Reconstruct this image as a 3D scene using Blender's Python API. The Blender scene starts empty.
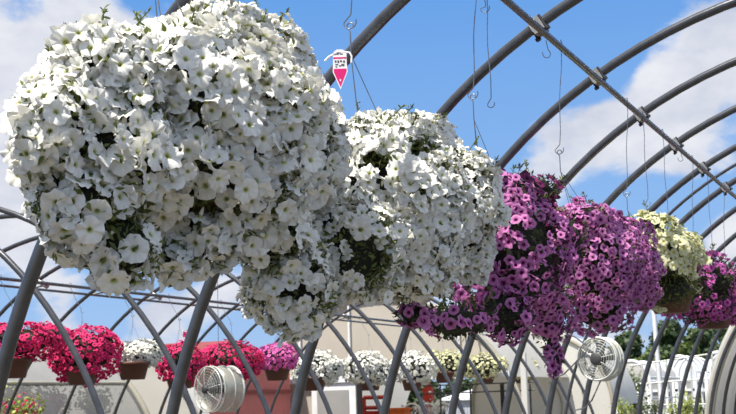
import bpy, math, random
import numpy as np
from mathutils import Matrix, Vector
random.seed(7); rng = np.random.default_rng(7)
sc = bpy.context.scene
col = bpy.data.collections.new('nursery'); sc.collection.children.link(col)
U = 1.22                      # hoop spacing in metres
EYE = 1.65
# ------------------------------------------------------------------ camera
FPX, VX, VY, ROLL = 1322.5, 951.7, 382.4, -0.03
def unit(v): v = np.array(v, float); return v/np.linalg.norm(v)
Yc = unit([VX-368, VY-207, FPX]); n = unit(np.cross(Yc, [math.cos(ROLL), math.sin(ROLL), 0]))
if n[1] > 0: n = -n
Uc = n; Xc = np.cross(Yc, Uc); Xc = Xc if Xc[0] > 0 else -Xc
AX = np.array([Xc, Yc, Uc])   # world (lateral, depth, up) rows in camera coordinates
cd = bpy.data.cameras.new('camera'); cam = bpy.data.objects.new('camera', cd); col.objects.link(cam)
M = Matrix(((Xc[0], -Xc[1], -Xc[2]), (Yc[0], -Yc[1], -Yc[2]), (Uc[0], -Uc[1], -Uc[2]))).to_4x4()
M.translation = (0, 0, EYE); cam.matrix_world = M
cd.sensor_width = 36; cd.lens = FPX/736*36; cd.clip_end = 2000; cd.clip_start = .05
cd.dof.use_dof = True; cd.dof.focus_distance = 3.9; cd.dof.aperture_fstop = 16
sc.camera = cam
CAM = np.array([0, 0, EYE])
def ray(x, y): return AX @ np.array([x-368, y-207, FPX])
def at(x, y, lat=None, dep=None):
    """surveyed pixel -> world point on a plane parallel (lat) or square (dep) to the houses, in hoop units"""
    d = ray(x, y); t = (lat/d[0]) if lat is not None else dep/d[1]
    return CAM + d*t*U
def px_m(p): return np.linalg.norm(p-CAM)/FPX       # metres per pixel at a point
def W(lat, dep, z): return np.array([lat*U, dep*U, EYE+z*U])

# ------------------------------------------------------------------ materials
def mat(name, color, rough=.6, metal=0, noise=0, scale=8, bump=0, trans=0, color2=None, spec=.5, alpha=1):
    m = bpy.data.materials.new(name); m.use_nodes = True; nt = m.node_tree; N = nt.nodes; L = nt.links
    b = N['Principled BSDF']; b.inputs['Roughness'].default_value = rough; b.inputs['Metallic'].default_value = metal
    b.inputs['Specular IOR Level'].default_value = spec
    b.inputs['Base Color'].default_value = (*color, 1)
    if noise or bump or color2:
        tc = N.new('ShaderNodeTexCoord'); nz = N.new('ShaderNodeTexNoise'); nz.inputs['Scale'].default_value = scale; nz.inputs['Detail'].default_value = 6
        L.new(tc.outputs['Object'], nz.inputs['Vector'])
        r = N.new('ShaderNodeValToRGB'); c2 = color2 or tuple(c*(1-noise) for c in color)
        r.color_ramp.elements[0].color = (*c2, 1); r.color_ramp.elements[1].color = (*color, 1)
        r.color_ramp.elements[0].position = .35; r.color_ramp.elements[1].position = .65
        L.new(nz.outputs['Fac'], r.inputs['Fac']); L.new(r.outputs['Color'], b.inputs['Base Color'])
        if bump:
            bp = N.new('ShaderNodeBump'); bp.inputs['Strength'].default_value = bump; bp.inputs['Distance'].default_value = .02
            L.new(nz.outputs['Fac'], bp.inputs['Height']); L.new(bp.outputs['Normal'], b.inputs['Normal'])
    out = N['Material Output']
    if trans:
        t = N.new('ShaderNodeBsdfTranslucent'); t.inputs['Color'].default_value = (*color, 1)
        mx = N.new('ShaderNodeMixShader'); mx.inputs[0].default_value = trans
        L.new(b.outputs[0], mx.inputs[1]); L.new(t.outputs[0], mx.inputs[2]); L.new(mx.outputs[0], out.inputs['Surface'])
        last = mx
    else: last = b
    if alpha < 1:
        t = N.new('ShaderNodeBsdfTransparent'); mx = N.new('ShaderNodeMixShader'); mx.inputs[0].default_value = alpha
        L.new(t.outputs[0], mx.inputs[1]); L.new(last.outputs[0], mx.inputs[2]); L.new(mx.outputs[0], out.inputs['Surface'])
    return m
def petal_mat(name, throat, inner, mid, edge, vein=.12, trans=.35, ts=(.20, .42)):
    """petal colours from the throat outwards; 't' runs 0 (throat) .. 1 (rim)"""
    m = bpy.data.materials.new(name); m.use_nodes = True; nt = m.node_tree; N = nt.nodes; L = nt.links
    b = N['Principled BSDF']; b.inputs['Roughness'].default_value = .65; b.inputs['Specular IOR Level'].default_value = .25
    a = N.new('ShaderNodeAttribute'); a.attribute_name = 't'
    r = N.new('ShaderNodeValToRGB'); e = r.color_ramp.elements
    e[0].position = 0; e[0].color = (*throat, 1); e[1].position = 1; e[1].color = (*edge, 1)
    x = e.new(ts[0]); x.color = (*inner, 1); x = e.new(ts[1]); x.color = (*mid, 1)
    L.new(a.outputs['Fac'], r.inputs['Fac'])
    v = N.new('ShaderNodeAttribute'); v.attribute_name = 'vein'
    rn = N.new('ShaderNodeAttribute'); rn.attribute_name = 'rnd'
    h = N.new('ShaderNodeHueSaturation')
    mr = N.new('ShaderNodeMapRange'); mr.inputs[3].default_value = .90; mr.inputs[4].default_value = 1.06
    L.new(rn.outputs['Fac'], mr.inputs[0])
    mu = N.new('ShaderNodeMath'); mu.operation = 'MULTIPLY_ADD'; mu.inputs[1].default_value = -vein; L.new(v.outputs['Fac'], mu.inputs[0]); L.new(mr.outputs[0], mu.inputs[2])
    L.new(mu.outputs[0], h.inputs['Value']); L.new(r.outputs['Color'], h.inputs['Color']); L.new(h.outputs['Color'], b.inputs['Base Color'])
    t = N.new('ShaderNodeBsdfTranslucent'); L.new(h.outputs['Color'], t.inputs['Color'])
    mx = N.new('ShaderNodeMixShader'); mx.inputs[0].default_value = trans
    L.new(b.outputs[0], mx.inputs[1]); L.new(t.outputs[0], mx.inputs[2]); L.new(mx.outputs[0], N['Material Output'].inputs['Surface'])
    return m
def S(r, g, b):     # sRGB 0-255 -> linear
    return tuple(((c/255+.055)/1.055)**2.4 if c > 10 else c/3294 for c in (r, g, b))
MT = {
 'steel': mat('galvanised_steel', (.105, .108, .115), .24, .6, .25, 14, .04),
 'clamp': mat('clamp_steel', (.34, .33, .31), .5, .7, .3, 30, .05),
 'bolt': mat('dark_bolt', (.04, .04, .045), .5, .6, .2, 30),
 'wire': mat('wire_steel', (.26, .26, .27), .35, .8, .2, 40),
 'leaf': mat('petunia_leaf', (.17, .20, .05), .55, 0, .5, 30, 0, .25, color2=(.07, .10, .025), spec=.3),
 'leafd': mat('petunia_leaf_dark', (.06, .085, .03), .6, 0, .5, 30, 0, .15, color2=(.035, .03, .02), spec=.25),
 'stem': mat('petunia_stem', (.16, .2, .06), .6, 0, .2, 30),
 'core': mat('inner_shade', (.016, .018, .008), .9, 0, .4, 20),  # near-black filler core: shade deep inside the foliage put into colour
 'pot': mat('terracotta_plastic', S(90, 51, 38), .55, 0, .18, 6, .03),
 'white': petal_mat('white_petal', (.34, .36, .06), (.62, .64, .36), (.84, .83, .76), (.88, .87, .82), .13, .22, (.13, .28)),
 'purple': petal_mat('purple_petal', (.05, .004, .04), (.12, .01, .09), (.56, .15, .43), (.72, .30, .60), .3, .3),
 'violet': petal_mat('violet_petal', (.06, .005, .05), (.16, .015, .12), (.54, .16, .42), (.70, .30, .60), .3, .3),
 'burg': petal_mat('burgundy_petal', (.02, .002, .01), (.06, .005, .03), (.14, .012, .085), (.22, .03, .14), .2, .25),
 'cream': petal_mat('cream_petal', (.55, .50, .06), (.68, .66, .22), (.76, .76, .42), (.84, .83, .60), .12, .34, (.16, .34)),
 'magenta': petal_mat('magenta_petal', (.10, .01, .06), (.35, .03, .22), (.60, .10, .42), (.66, .2, .52), .25, .3),
 'red': petal_mat('crimson_petal', (.30, .01, .05), (.55, .012, .08), (.76, .02, .14), (.84, .06, .25), .15, .32),
 'pink': petal_mat('pink_petal', (.35, .02, .15), (.72, .06, .36), (.86, .14, .52), (.88, .26, .62), .15, .32),
 'poly': mat('milky_poly', (.72, .70, .64), .45, 0, .10, 1.2, .05, .35),
 'polygrey': mat('grey_poly', (.52, .52, .50), .5, 0, .15, 1.5, .05, .4),
 'film': mat('clear_film', (.30, .30, .29), .4, 0, .15, 1.5, .03, .3, alpha=.6),
 'polyw': mat('white_poly', (.78, .77, .72), .45, 0, .08, 1.2, .04, .3),
 'tan': mat('tan_poly', (.62, .57, .48), .6, 0, .12, 1.0, .05, .25),
 'rib': mat('pale_rib', (.50, .47, .38), .6, .0, .2, 3, 0, .3),
 'whitepaint': mat('white_paint', (.78, .79, .80), .45, 0, .1, 5),
 'brick': mat('red_board', S(196, 112, 106), .7, 0, .12, 3, .05),
 'roofred': mat('red_roof', S(140, 62, 60), .7, 0, .2, 3, .05),
 'redpaint': mat('red_paint', S(190, 50, 40), .5, 0, .15, 5),
 'orange': mat('orange_paint', S(230, 110, 40), .5, 0, .15, 5),
 'black': mat('black_post', (.02, .022, .024), .5, .2, .2, 5),
 'dark': mat('dark_hub', (.05, .05, .052), .55, 0, .2, 8),
 'cage': mat('cage_wire', (.62, .63, .58), .4, .2, .1, 10),
 'shroud': mat('fan_shroud', (.62, .63, .54), .35, .3, .2, 6, alpha=.42),
 'blade': mat('fan_blade', (.30, .31, .31), .4, .6, .1, 10),
 'metalroof': mat('corrugated_metal', (.60, .64, .70), .45, .2, .1, 2),
 'ground': mat('gravel_ground', (.13, .118, .095), .9, 0, .3, 4, .3),
 'tag_w': mat('tag_plastic', (.8, .78, .78), .35, 0, .05, 30),
 'tag_p': mat('tag_magenta', S(214, 30, 110), .35, 0, .05, 30),
 'tag_k': mat('tag_print', (.09, .08, .09), .5, 0, .05, 30),
 'bark': mat('bark', (.09, .065, .04), .9, 0, .4, 8, .3),
 'tree': mat('tree_leaf', (.06, .10, .03), .6, 0, .5, 1.2, 0, .2, color2=(.022, .045, .016)),
 'tree2': mat('tree_leaf_light', (.15, .20, .05), .6, 0, .5, 1.2, 0, .2, color2=(.05, .085, .025)),
 'ylw': mat('yellow_green_leaf', (.42, .46, .10), .6, 0, .4, 6, 0, .2, color2=(.12, .20, .04)),
}
# corrugation on the metal roof
_m = MT['metalroof']; _N = _m.node_tree.nodes; _L = _m.node_tree.links
_w = _N.new('ShaderNodeTexWave'); _w.inputs['Scale'].default_value = 3.2; _tc = _N.new('ShaderNodeTexCoord'); _L.new(_tc.outputs['Object'], _w.inputs['Vector'])
_b = _N.new('ShaderNodeBump'); _b.inputs['Distance'].default_value = .04; _L.new(_w.outputs['Fac'], _b.inputs['Height']); _L.new(_b.outputs['Normal'], _N['Principled BSDF'].inputs['Normal'])

# ------------------------------------------------------------------ helpers
def tag(o, label=None, cat=None, group=None, kind=None):
    if label: o['label'] = label
    if cat: o['category'] = cat
    if group: o['group'] = group
    if kind: o['kind'] = kind
    return o
def empty(name, loc, label, cat, group=None):
    o = bpy.data.objects.new(name, None); col.objects.link(o); o.location = loc; o.empty_display_size = .1
    return tag(o, label, cat, group)
class MB:
    def __init__(s): s.v = []; s.f = []; s.sm = []
    def add(s, vs, fs, smooth=False):
        b = len(s.v); s.v += [tuple(map(float, p)) for p in vs]; s.f += [tuple(i+b for i in f) for f in fs]; s.sm += [smooth]*len(fs); return s
    def tube(s, path, r, seg=8, cap=True):
        path = [np.array(p, float) for p in path]; n = len(path); rr = r if hasattr(r, '__len__') else [r]*n
        rings = []; prev = None
        for i, p in enumerate(path):
            t = path[min(i+1, n-1)]-path[max(i-1, 0)]; t = t/(np.linalg.norm(t)+1e-12)
            if prev is None:
                a = np.cross(t, [0, 0, 1.0]); a = a if np.linalg.norm(a) > .05 else np.cross(t, [1.0, 0, 0])
            else: a = prev - t*(prev @ t)
            a = a/np.linalg.norm(a); prev = a; b = np.cross(t, a)
            rings.append([p+rr[i]*(math.cos(k*2*math.pi/seg)*a+math.sin(k*2*math.pi/seg)*b) for k in range(seg)])
        vs = [q for ring in rings for q in ring]; fs = []
        for i in range(n-1):
            for k in range(seg):
                fs.append((i*seg+k, i*seg+(k+1) % seg, (i+1)*seg+(k+1) % seg, (i+1)*seg+k))
        s.add(vs, fs, True)
        if cap: s.add(rings[0], [tuple(range(seg))[::-1]]); s.add(rings[-1], [tuple(range(seg))])
        return s
    def box(s, c, h, R=None):
        vs = [np.array([sx*h[0], sy*h[1], sz*h[2]]) for sx in (-1, 1) for sy in (-1, 1) for sz in (-1, 1)]
        if R is not None: vs = [R @ v for v in vs]
        s.add([v+np.array(c) for v in vs], [(0, 1, 3, 2), (4, 6, 7, 5), (0, 4, 5, 1), (2, 3, 7, 6), (0, 2, 6, 4), (1, 5, 7, 3)]); return s
    def lathe(s, c, prof, seg=24, R=None, close=False):
        vs = []; m = len(prof)
        for k in range(seg):
            a = 2*math.pi*k/seg
            for (r, z) in prof:
                v = np.array([r*math.cos(a), r*math.sin(a), z]); v = R @ v if R is not None else v; vs.append(v+np.array(c))
        fs = []
        for k in range(seg):
            k2 = (k+1) % seg
            for i in range(m-1 if not close else m):
                j = (i+1) % m; fs.append((k*m+i, k2*m+i, k2*m+j, k*m+j))
        s.add(vs, fs, True); return s
    def build(s, name, m, parent=None, label=None, kind=None, loc=None):
        me = bpy.data.meshes.new(name); off = np.zeros(3)
        if parent is not None:
            off = np.array(parent.matrix_basis.translation) if parent.parent is None else np.array(parent.parent.matrix_basis.translation)+np.array(parent.matrix_basis.translation)
        elif loc is not None: off = np.array(loc)
        me.from_pydata([tuple(np.array(v)-off) for v in s.v], [], s.f)
        me.polygons.foreach_set('use_smooth', s.sm); me.materials.append(m)
        o = bpy.data.objects.new(name, me); col.objects.link(o)
        if parent is not None: o.parent = parent
        elif loc is not None: o.location = loc
        if label: o['label'] = label
        if kind: o['kind'] = kind
        me.update(); return o
def npmesh(name, V, F, mats, smooth=True, attrs=None, midx=None):
    me = bpy.data.meshes.new(name); me.vertices.add(len(V)); me.vertices.foreach_set('co', np.asarray(V, np.float32).ravel())
    k = F.shape[1]; me.loops.add(F.size); me.loops.foreach_set('vertex_index', F.astype(np.int32).ravel())
    me.polygons.add(len(F)); me.polygons.foreach_set('loop_start', np.arange(len(F), dtype=np.int32)*k)
    me.polygons.foreach_set('use_smooth', np.full(len(F), smooth))
    for m in mats: me.materials.append(m)
    if midx is not None: me.polygons.foreach_set('material_index', midx.astype(np.int32))
    for a, d in (attrs or {}).items():
        at_ = me.attributes.new(a, 'FLOAT', 'POINT'); at_.data.foreach_set('value', d.astype(np.float32))
    me.update(calc_edges=True); me.validate(); return me

# ------------------------------------------------------------------ blossoms and leaves
def blossom(seg, rings, ruf, seed, notch=.10, tube=1.0):
    """five-lobed petunia trumpet of radius 1 facing +z; rings = [(r, z, t, ruffle weight)]"""
    g = np.random.default_rng(seed); ph = g.uniform(0, 6.28, 4); am = g.uniform(.6, 1.3, 5)
    th = np.arange(seg)*2*np.pi/seg; V = []; T = []; Ve = []
    lobe = np.abs(np.sin(2.5*th+ph[0]))                  # 0 at notches, 1 mid-lobe
    k = np.floor(((2.5*th+ph[0])/np.pi) % 5).astype(int)
    sc_ = 1-notch*(1-lobe**.6)*1.6+.05*(am[k]-1)
    for (r, z, t, w) in rings:
        rr = r*(1+(sc_-1)*w)*(1+.03*w*np.sin(9*th+ph[1]))
        zz = z+w*ruf*(.10*np.sin(5*th+ph[2])+.07*np.sin(7*th+ph[3])+.05*np.sin(13*th+ph[1]))-w*.10*(1-lobe)+w*.06*np.sin(10*th+ph[0]*4)-w*.10*np.exp(-((lobe-1)/.06)**2)*(r > .25)-w*(am[k]-1)*.15*ruf
        V.append(np.stack([rr*np.cos(th), rr*np.sin(th), zz], 1)); T.append(np.full(seg, t)); Ve.append(w*np.where(lobe > .9, .9, .3*(np.sin(11*th+ph[2]) > .3)))
    V = np.vstack(V); T = np.concatenate(T); Ve = np.concatenate(Ve)
    F = [(i*seg+a, i*seg+(a+1) % seg, (i+1)*seg+(a+1) % seg, (i+1)*seg+a) for i in range(len(rings)-1) for a in range(seg)]
    return V, np.array(F), T, Ve
RH = [(.05, -1.0, .15, 0), (.13, -.7, .3, 0), (.17, -.42, .35, 0), (.07, -.34, 0, 0), (.15, -.20, .06, 0), (.32, -.08, .30, .25), (.56, 0, .56, .5), (.80, .04, .8, .85), (1.0, .02, 1, 1.15)]
RL = [(.07, -.9, .3, 0), (.15, -.3, .4, 0), (.20, -.05, .05, 0), (.6, .08, .55, .5), (1.0, -.05, 1, 1.0)]
BH = [blossom(30, RH, r_, 10+i, n_) for i, (r_, n_) in enumerate([(.6, .07), (.9, .09), (.5, .06), (1.1, .10), (.8, .07), (1.6, .09)])]
BM_ = [blossom(15, RH[1:], r_, 30+i, .16) for i, r_ in enumerate([.7, 1, 1.4, .8])]
BL = [blossom(10, RL, r_, 50+i, .16) for i, r_ in enumerate([.7, 1.1, 1.5])]
def leaf_t():
    V = []; 
    for i, (y, w) in enumerate([(0, .04), (.3, .14), (.6, .16), (.85, .09), (1, .01)]):
        z = .12*math.sin(y*2.6)
        V += [(-w, y, z+.06*w), (0, y, z-.10*w*2), (w, y, z+.06*w)]
    F = [(i*3+a, i*3+a+1, i*3+a+4, i*3+a+3) for i in range(4) for a in range(2)]
    return np.array(V, float), np.array(F)
LV, LF = leaf_t()
LV2 = np.array([(-.02, 0, 0), (.02, 0, 0), (.2, .5, .1), (-.2, .5, .1), (.01, 1, 0), (-.01, 1, 0)]); LF2 = np.array([(0, 1, 2, 3), (3, 2, 4, 5)])
def frames(D, g):
    """rotation matrices whose z columns are D, random spin"""
    n = len(D); a = g.normal(size=(n, 3)); a -= D*np.sum(a*D, 1, keepdims=True); a /= np.linalg.norm(a, axis=1, keepdims=True); b = np.cross(D, a)
    return np.stack([a, b, D], 2)
def scatter(V, F, P, R, s):
    W_ = np.einsum('nij,vj->nvi', R, V)*s[:, None, None]+P[:, None, :]
    return W_.reshape(-1, 3), (F[None]+(np.arange(len(P))*len(V))[:, None, None]).reshape(-1, F.shape[1])
def nrm(a): return a/(np.linalg.norm(a, axis=-1, keepdims=True)+1e-9)
def blob_points(blobs, n, g, shell=(.93, 1.05), inside=.9, bumps=.06):
    """points over the outer surface of a union of ellipsoids (centre, radii), thinned where blobs overlap"""
    C = np.array([b[0] for b in blobs]); Rr = np.array([b[1] for b in blobs])
    area = np.array([(r[0]*r[1])+(r[1]*r[2])+(r[0]*r[2]) for r in Rr]); area /= area.sum()
    P = []; Nn = []
    for i in range(len(blobs)):
        m = int(n*area[i]*1.02)+4
        k = np.arange(m)+.5; ph = np.arccos(1-2*k/m); th = math.pi*(1+5**.5)*k+g.uniform(0, 6)
        d = np.stack([np.cos(th)*np.sin(ph), np.sin(th)*np.sin(ph), np.cos(ph)], 1)
        d = nrm(d+g.normal(size=d.shape)*.6/np.sqrt(m))
        f = 1+bumps*(np.sin(d[:, 0]*5+i*2)+np.sin(d[:, 1]*6+i)*.7+np.sin(d[:, 2]*7+i*3)+.8*np.sin(d[:, 0]*11+d[:, 2]*9))
        s = g.uniform(*shell, m)*f
        p = C[i]+d*Rr[i]*s[:, None]; nn = nrm(d/Rr[i])
        ok = np.ones(m, bool)
        for j in range(len(blobs)):
            if j != i: ok &= (((p-C[j])/Rr[j])**2).sum(1) > inside**2
        P.append(p[ok]); Nn.append(nn[ok])
    return np.vstack(P), np.vstack(Nn)
def noise3(P, s, seed):
    g = np.random.default_rng(seed); o = np.zeros(len(P))
    for i in range(6):
        k = g.normal(size=3)*s; o += np.sin(P @ k+g.uniform(0, 6))
    return o/6
def icosphere(c, r, seg=14):
    V = []; F = []
    for i in range(seg+1):
        for k in range(seg*2):
            a = math.pi*i/seg; b = math.pi*k/seg
            d = np.array([math.sin(a)*math.cos(b), math.sin(a)*math.sin(b), math.cos(a)])
            V.append(c+d*r*(1+.05*math.sin(5*b+3*a)+.04*math.sin(9*a)))
    m = seg*2
    for i in range(seg):
        for k in range(m): F.append((i*m+k, (i+1)*m+k, (i+1)*m+(k+1) % m, i*m+(k+1) % m))
    return np.array(V), np.array(F)
def plantmass(root, blobs, n_fl, R, petal, templ, seed, leaf_n, leaf_len, base, up=.35, jit=.35, gap=None, n_ind=100, petal_name='blossom', mixp=None, stems=0, leafm='leaf', core=.68, hole=.5, sizevar=.14):
    """foliage and blossoms of one basket. gap(P) -> probability a blossom is missing"""
    g = np.random.default_rng(seed)
    # core + leaves
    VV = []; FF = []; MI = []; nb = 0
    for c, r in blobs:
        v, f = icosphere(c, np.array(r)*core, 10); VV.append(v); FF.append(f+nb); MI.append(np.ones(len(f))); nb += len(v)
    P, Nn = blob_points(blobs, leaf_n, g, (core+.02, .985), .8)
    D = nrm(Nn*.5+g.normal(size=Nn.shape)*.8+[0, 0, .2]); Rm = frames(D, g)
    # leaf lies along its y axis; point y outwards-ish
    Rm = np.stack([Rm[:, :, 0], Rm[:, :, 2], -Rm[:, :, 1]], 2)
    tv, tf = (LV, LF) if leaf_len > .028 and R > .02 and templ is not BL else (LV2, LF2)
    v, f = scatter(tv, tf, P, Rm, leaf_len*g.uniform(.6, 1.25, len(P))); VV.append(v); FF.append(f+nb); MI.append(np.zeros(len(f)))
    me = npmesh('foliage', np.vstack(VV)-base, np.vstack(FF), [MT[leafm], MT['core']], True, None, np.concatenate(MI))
    o = bpy.data.objects.new('foliage', me); col.objects.link(o); o.parent = root
    # blossoms
    P, Nn = blob_points(blobs, n_fl, g)
    if gap is not None:
        keep = g.uniform(size=len(P)) > gap(P); P = P[keep]; Nn = Nn[keep]
    nz = noise3(P, 9, seed+3); keep = g.uniform(size=len(P)) > np.clip((nz-hole)*3, 0, .93); P = P[keep]; Nn = Nn[keep]
    D = nrm(Nn+[0, 0, up]+g.normal(size=Nn.shape)*jit)
    s = R*(1+g.normal(size=len(P))*sizevar).clip(.6, 1.25)
    Rm = frames(D, g); vi = g.integers(0, len(templ), len(P)); rnd = g.uniform(size=len(P))
    sel = g.uniform(size=len(P)) if mixp is None else None
    tomat = np.zeros(len(P), int)
    if mixp is not None: tomat = (g.uniform(size=len(P)) < mixp[1](P)).astype(int)
    mats = [MT[petal]] + ([MT[mixp[0]]] if mixp else [])
    view = nrm(CAM-P); d2 = ((P-CAM)**2).sum(1); score = (D*view).sum(1).clip(0)*s**2/d2*(((Nn*view).sum(1)) > .15)
    order = np.argsort(-score); ind = order[:n_ind]; rest = order[n_ind:]
    cache = {}
    for i in ind:
        key = (vi[i], int(rnd[i]*3), tomat[i])
        if key not in cache:
            V, F, T, Ve = templ[vi[i]]
            cache[key] = npmesh(petal_name, V, F, [mats[tomat[i]]], True, {'t': T, 'vein': Ve, 'rnd': np.full(len(V), (key[1]+.5)/3)})
        b = bpy.data.objects.new(petal_name, cache[key]); col.objects.link(b); b.parent = root
        m = Matrix([list(Rm[i][r]*s[i])+[0] for r in range(3)]+[[0, 0, 0, 1]]); m.translation = P[i]-base; b.matrix_basis = m
    VV = []; FF = []; TT = []; EE = []; RR = []; MM = []; nb = 0
    for k, (V, F, T, Ve) in enumerate(templ):
        for mi in range(len(mats)):
            ii = rest[(vi[rest] == k) & (tomat[rest] == mi)]
            if not len(ii): continue
            v, f = scatter(V, F, P[ii], Rm[ii], s[ii]); VV.append(v); FF.append(f+nb); nb += len(v)
            TT.append(np.tile(T, len(ii))); EE.append(np.tile(Ve, len(ii))); RR.append(np.repeat(rnd[ii], len(V))); MM.append(np.full(len(f), mi))
    if VV:
        me = npmesh(petal_name+'_mass', np.vstack(VV)-base, np.vstack(FF), mats, True, {'t': np.concatenate(TT), 'vein': np.concatenate(EE), 'rnd': np.concatenate(RR)}, np.concatenate(MM))
        o = bpy.data.objects.new(petal_name+'_mass', me); col.objects.link(o); o.parent = root; o['kind'] = 'stuff'
    # loose stems poking out, with a few leaves and a bud
    if stems:
        P, Nn = blob_points(blobs, 400, g, (.9, .95), .8); idx = np.argsort(-(Nn[:, 2]+g.uniform(0, 1.1, len(P))))[:stems]
        for i in idx:
            p = P[i]; d = nrm(Nn[i]+g.normal(size=3)*.4+[0, 0, .3]); L = g.uniform(.05, .11)*R/.032; mb = MB(); PL = []; DL = []
            q = [p+d*L*t+np.array([0, 0, -.02*t*t]) for t in np.linspace(-.4, 1, 5)]; mb.tube(q, .0016, 5)
            for t in (.35, .55, .7, .85, 1):
                for _ in range(3): PL.append(p+d*L*t+np.array([0, 0, -.02*t*t])); DL.append(nrm(d*.6+g.normal(size=3)*.7))
            Rm = frames(np.array(DL), g); Rm = np.stack([Rm[:, :, 0], Rm[:, :, 2], -Rm[:, :, 1]], 2)
            v, f = scatter(LV, LF, np.array(PL), Rm, leaf_len*g.uniform(.45, .85, len(PL))); mb.add(v, [tuple(map(int, a)) for a in f], True)
            mb.build('sprig', MT['leaf'], root)

def basket(name, label, cat, group, hook, potc, potr, poth, rope=True):
    """root, pot and three-strand hanger up to the hook point"""
    root = empty(name, tuple(potc-[0, 0, poth]), label, cat, group)
    mb = MB(); r = potr; h = poth
    mb.lathe(potc-[0, 0, h], [(0, 0), (r*.68, 0), (r*.72, .01), (r*.93, h*.80), (r*1.0, h*.81), (r*1.03, h), (r*.97, h), (r*.90, h*.8), (r*.85, h*.72), (0, h*.72)], 28)
    mb.build('pot', MT['pot'], root)
    if rope:
        mb = MB(); k = np.array(hook)-[0, 0, .10]
        for a in (0.4, 2.5, 4.6):
            e = potc+[r*math.cos(a), r*math.sin(a), -.01]; mb.tube([k, k*.5+e*.5+[0, 0, -.004], e], .0016, 6)
        # swan-neck hook that grips the wire above
        mb.tube([k]+[k+[0, 0, z] for z in (.02, .05, .08)]+[np.array(hook)+[.012*math.sin(a)-.0, .0, .012*math.cos(a)] for a in np.linspace(-2.6, 1.9, 9)], .0024, 7)
        mb.build('hanger', MT['wire'], root)
    return root
def wire(top, bot, label, group='hanging wires under the purlin', r=.0022, hookr=.018, ang=0., big=False):
    """wire with a loop over the pipe at the top and an open J hook at the bottom"""
    top = np.array(top, float); bot = np.array(bot, float); mb = MB()
    ca, sa = math.cos(ang), math.sin(ang)
    H = hookr
    path = [bot+[(H-H*math.cos(a))*ca-H*ca, (H-H*math.cos(a))*sa, -H*math.sin(a)] for a in np.linspace(3.5, 0, 12)]
    mid = [bot*(1-t)+top*t+[.004*math.sin(t*9), 0, 0] for t in np.linspace(.05, .95, 7)]
    tp = [top+[0, .03*math.sin(a), .03-.03*math.cos(a)] for a in np.linspace(0, 5.2, 10)]
    mb.tube(path+mid+tp, r, 6)
    return tag(mb.build('hanging_wire', MT['wire'], loc=top), label, 'wire', group)

# ------------------------------------------------------------------ ground
mb = MB(); mb.add([(-160, -30, 0), (120, -30, 0), (120, 260, 0), (-160, 260, 0)], [(0, 1, 2, 3)])
tag(mb.build('floor', MT['ground']), kind='structure')

# ------------------------------------------------------------------ house A (around the camera)
CA, ZA, RA, Y0 = -.199, -.627, 2.479, 2.170
def hoop(cx, cz, R, dep, r, name, label, group, a0=0, a1=math.pi, legs=True, m='steel', flat=0):
    mb = MB(); pts = []
    base = -EYE/U
    if legs and a0 == 0: pts += [W(cx+R, dep, base), W(cx+R, dep, cz-.15)]
    pts += [W(cx+R*math.cos(a), dep, cz+R*math.sin(a)) for a in np.linspace(a0, a1, 56)]
    if legs and a1 >= math.pi-.01: pts += [W(cx-R, dep, cz-.15), W(cx-R, dep, base)]
    mb.tube(pts, r, 14)
    return tag(mb.build(name, MT[m], loc=W(cx, dep, base)), label, 'hoop', group)
ordn = ['nearest', 'second', 'third', 'fourth', 'fifth', 'sixth', 'seventh', 'eighth', 'ninth', 'tenth', 'eleventh', 'twelfth', 'thirteenth', 'fourteenth', 'fifteenth', 'sixteenth', 'seventeenth', 'eighteenth', 'nineteenth', 'twentieth', 'twenty first', 'twenty second']
spec = {1: 'thick dark steel hoop rising behind the leftmost white basket, its foot at the left edge',
        2: 'thick steel hoop running behind the pink plant tag and both white baskets',
        3: 'thick steel hoop crossing the purlin closest to the top of the picture',
        4: 'thick steel hoop rising from behind the second white basket to the top right corner'}
for k in range(1, 19):
    hoop(CA, ZA, RA, Y0+k, .027, 'greenhouse_hoop', spec.get(k, 'thick steel hoop of the nearest house, %s from the left edge of the picture' % (ordn[k-1] if k > 1 else 'first')), 'thick hoops of the open house overhead')
hoop(CA, ZA, RA-.03, Y0+7.36, .014, 'brace_hoop', 'thin grey brace pipe arched just behind the seventh thick hoop', None, a0=.9, a1=math.pi, legs=True)
# purlin with clamps
PX, PZ = -1.448, 1.515
pr = empty('purlin', W(PX, 0, PZ), 'slim grey purlin pipe running under the thick hoops at upper right', 'pipe')
drop = .040/U
def pur(y): return W(PX+.030, y, PZ-.038)
mb = MB(); mb.tube([pur(y) for y in np.linspace(1.2, 21, 30)], .0185, 12); mb.build('pipe', MT['steel'], pr)
aP = math.atan2(PZ-ZA, PX-CA); ur = np.array([math.cos(aP), 0, math.sin(aP)]); ut = np.array([-math.sin(aP), 0, math.cos(aP)])
for k in range(1, 19):
    c = W(PX, Y0+k, PZ); mb = MB()
    Rr = np.stack([ut, np.array([0, 1.0, 0]), ur], 1)
    mb.box(c+ur*.002, (.034, .036, .031), Rr); mb.box(c-ur*.038+ut*0, (.030, .044, .010), Rr)
    cl = mb.build('clamp', MT['clamp'], pr)
    mb = MB()
    for sx in (-1, 1): mb.tube([c+ut*.036*sx-ur*.055+np.array([0, .03*sx, 0]), c+ut*.036*sx+ur*.03+np.array([0, .03*sx, 0])], .009, 6); mb.tube([c+ut*.038*sx-ur*.06+np.array([0, .03*sx, 0]), c+ut*.038*sx-ur*.045+np.array([0, .03*sx, 0])], .016, 6)
    mb.build('bolt', MT['bolt'], cl)

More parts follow.
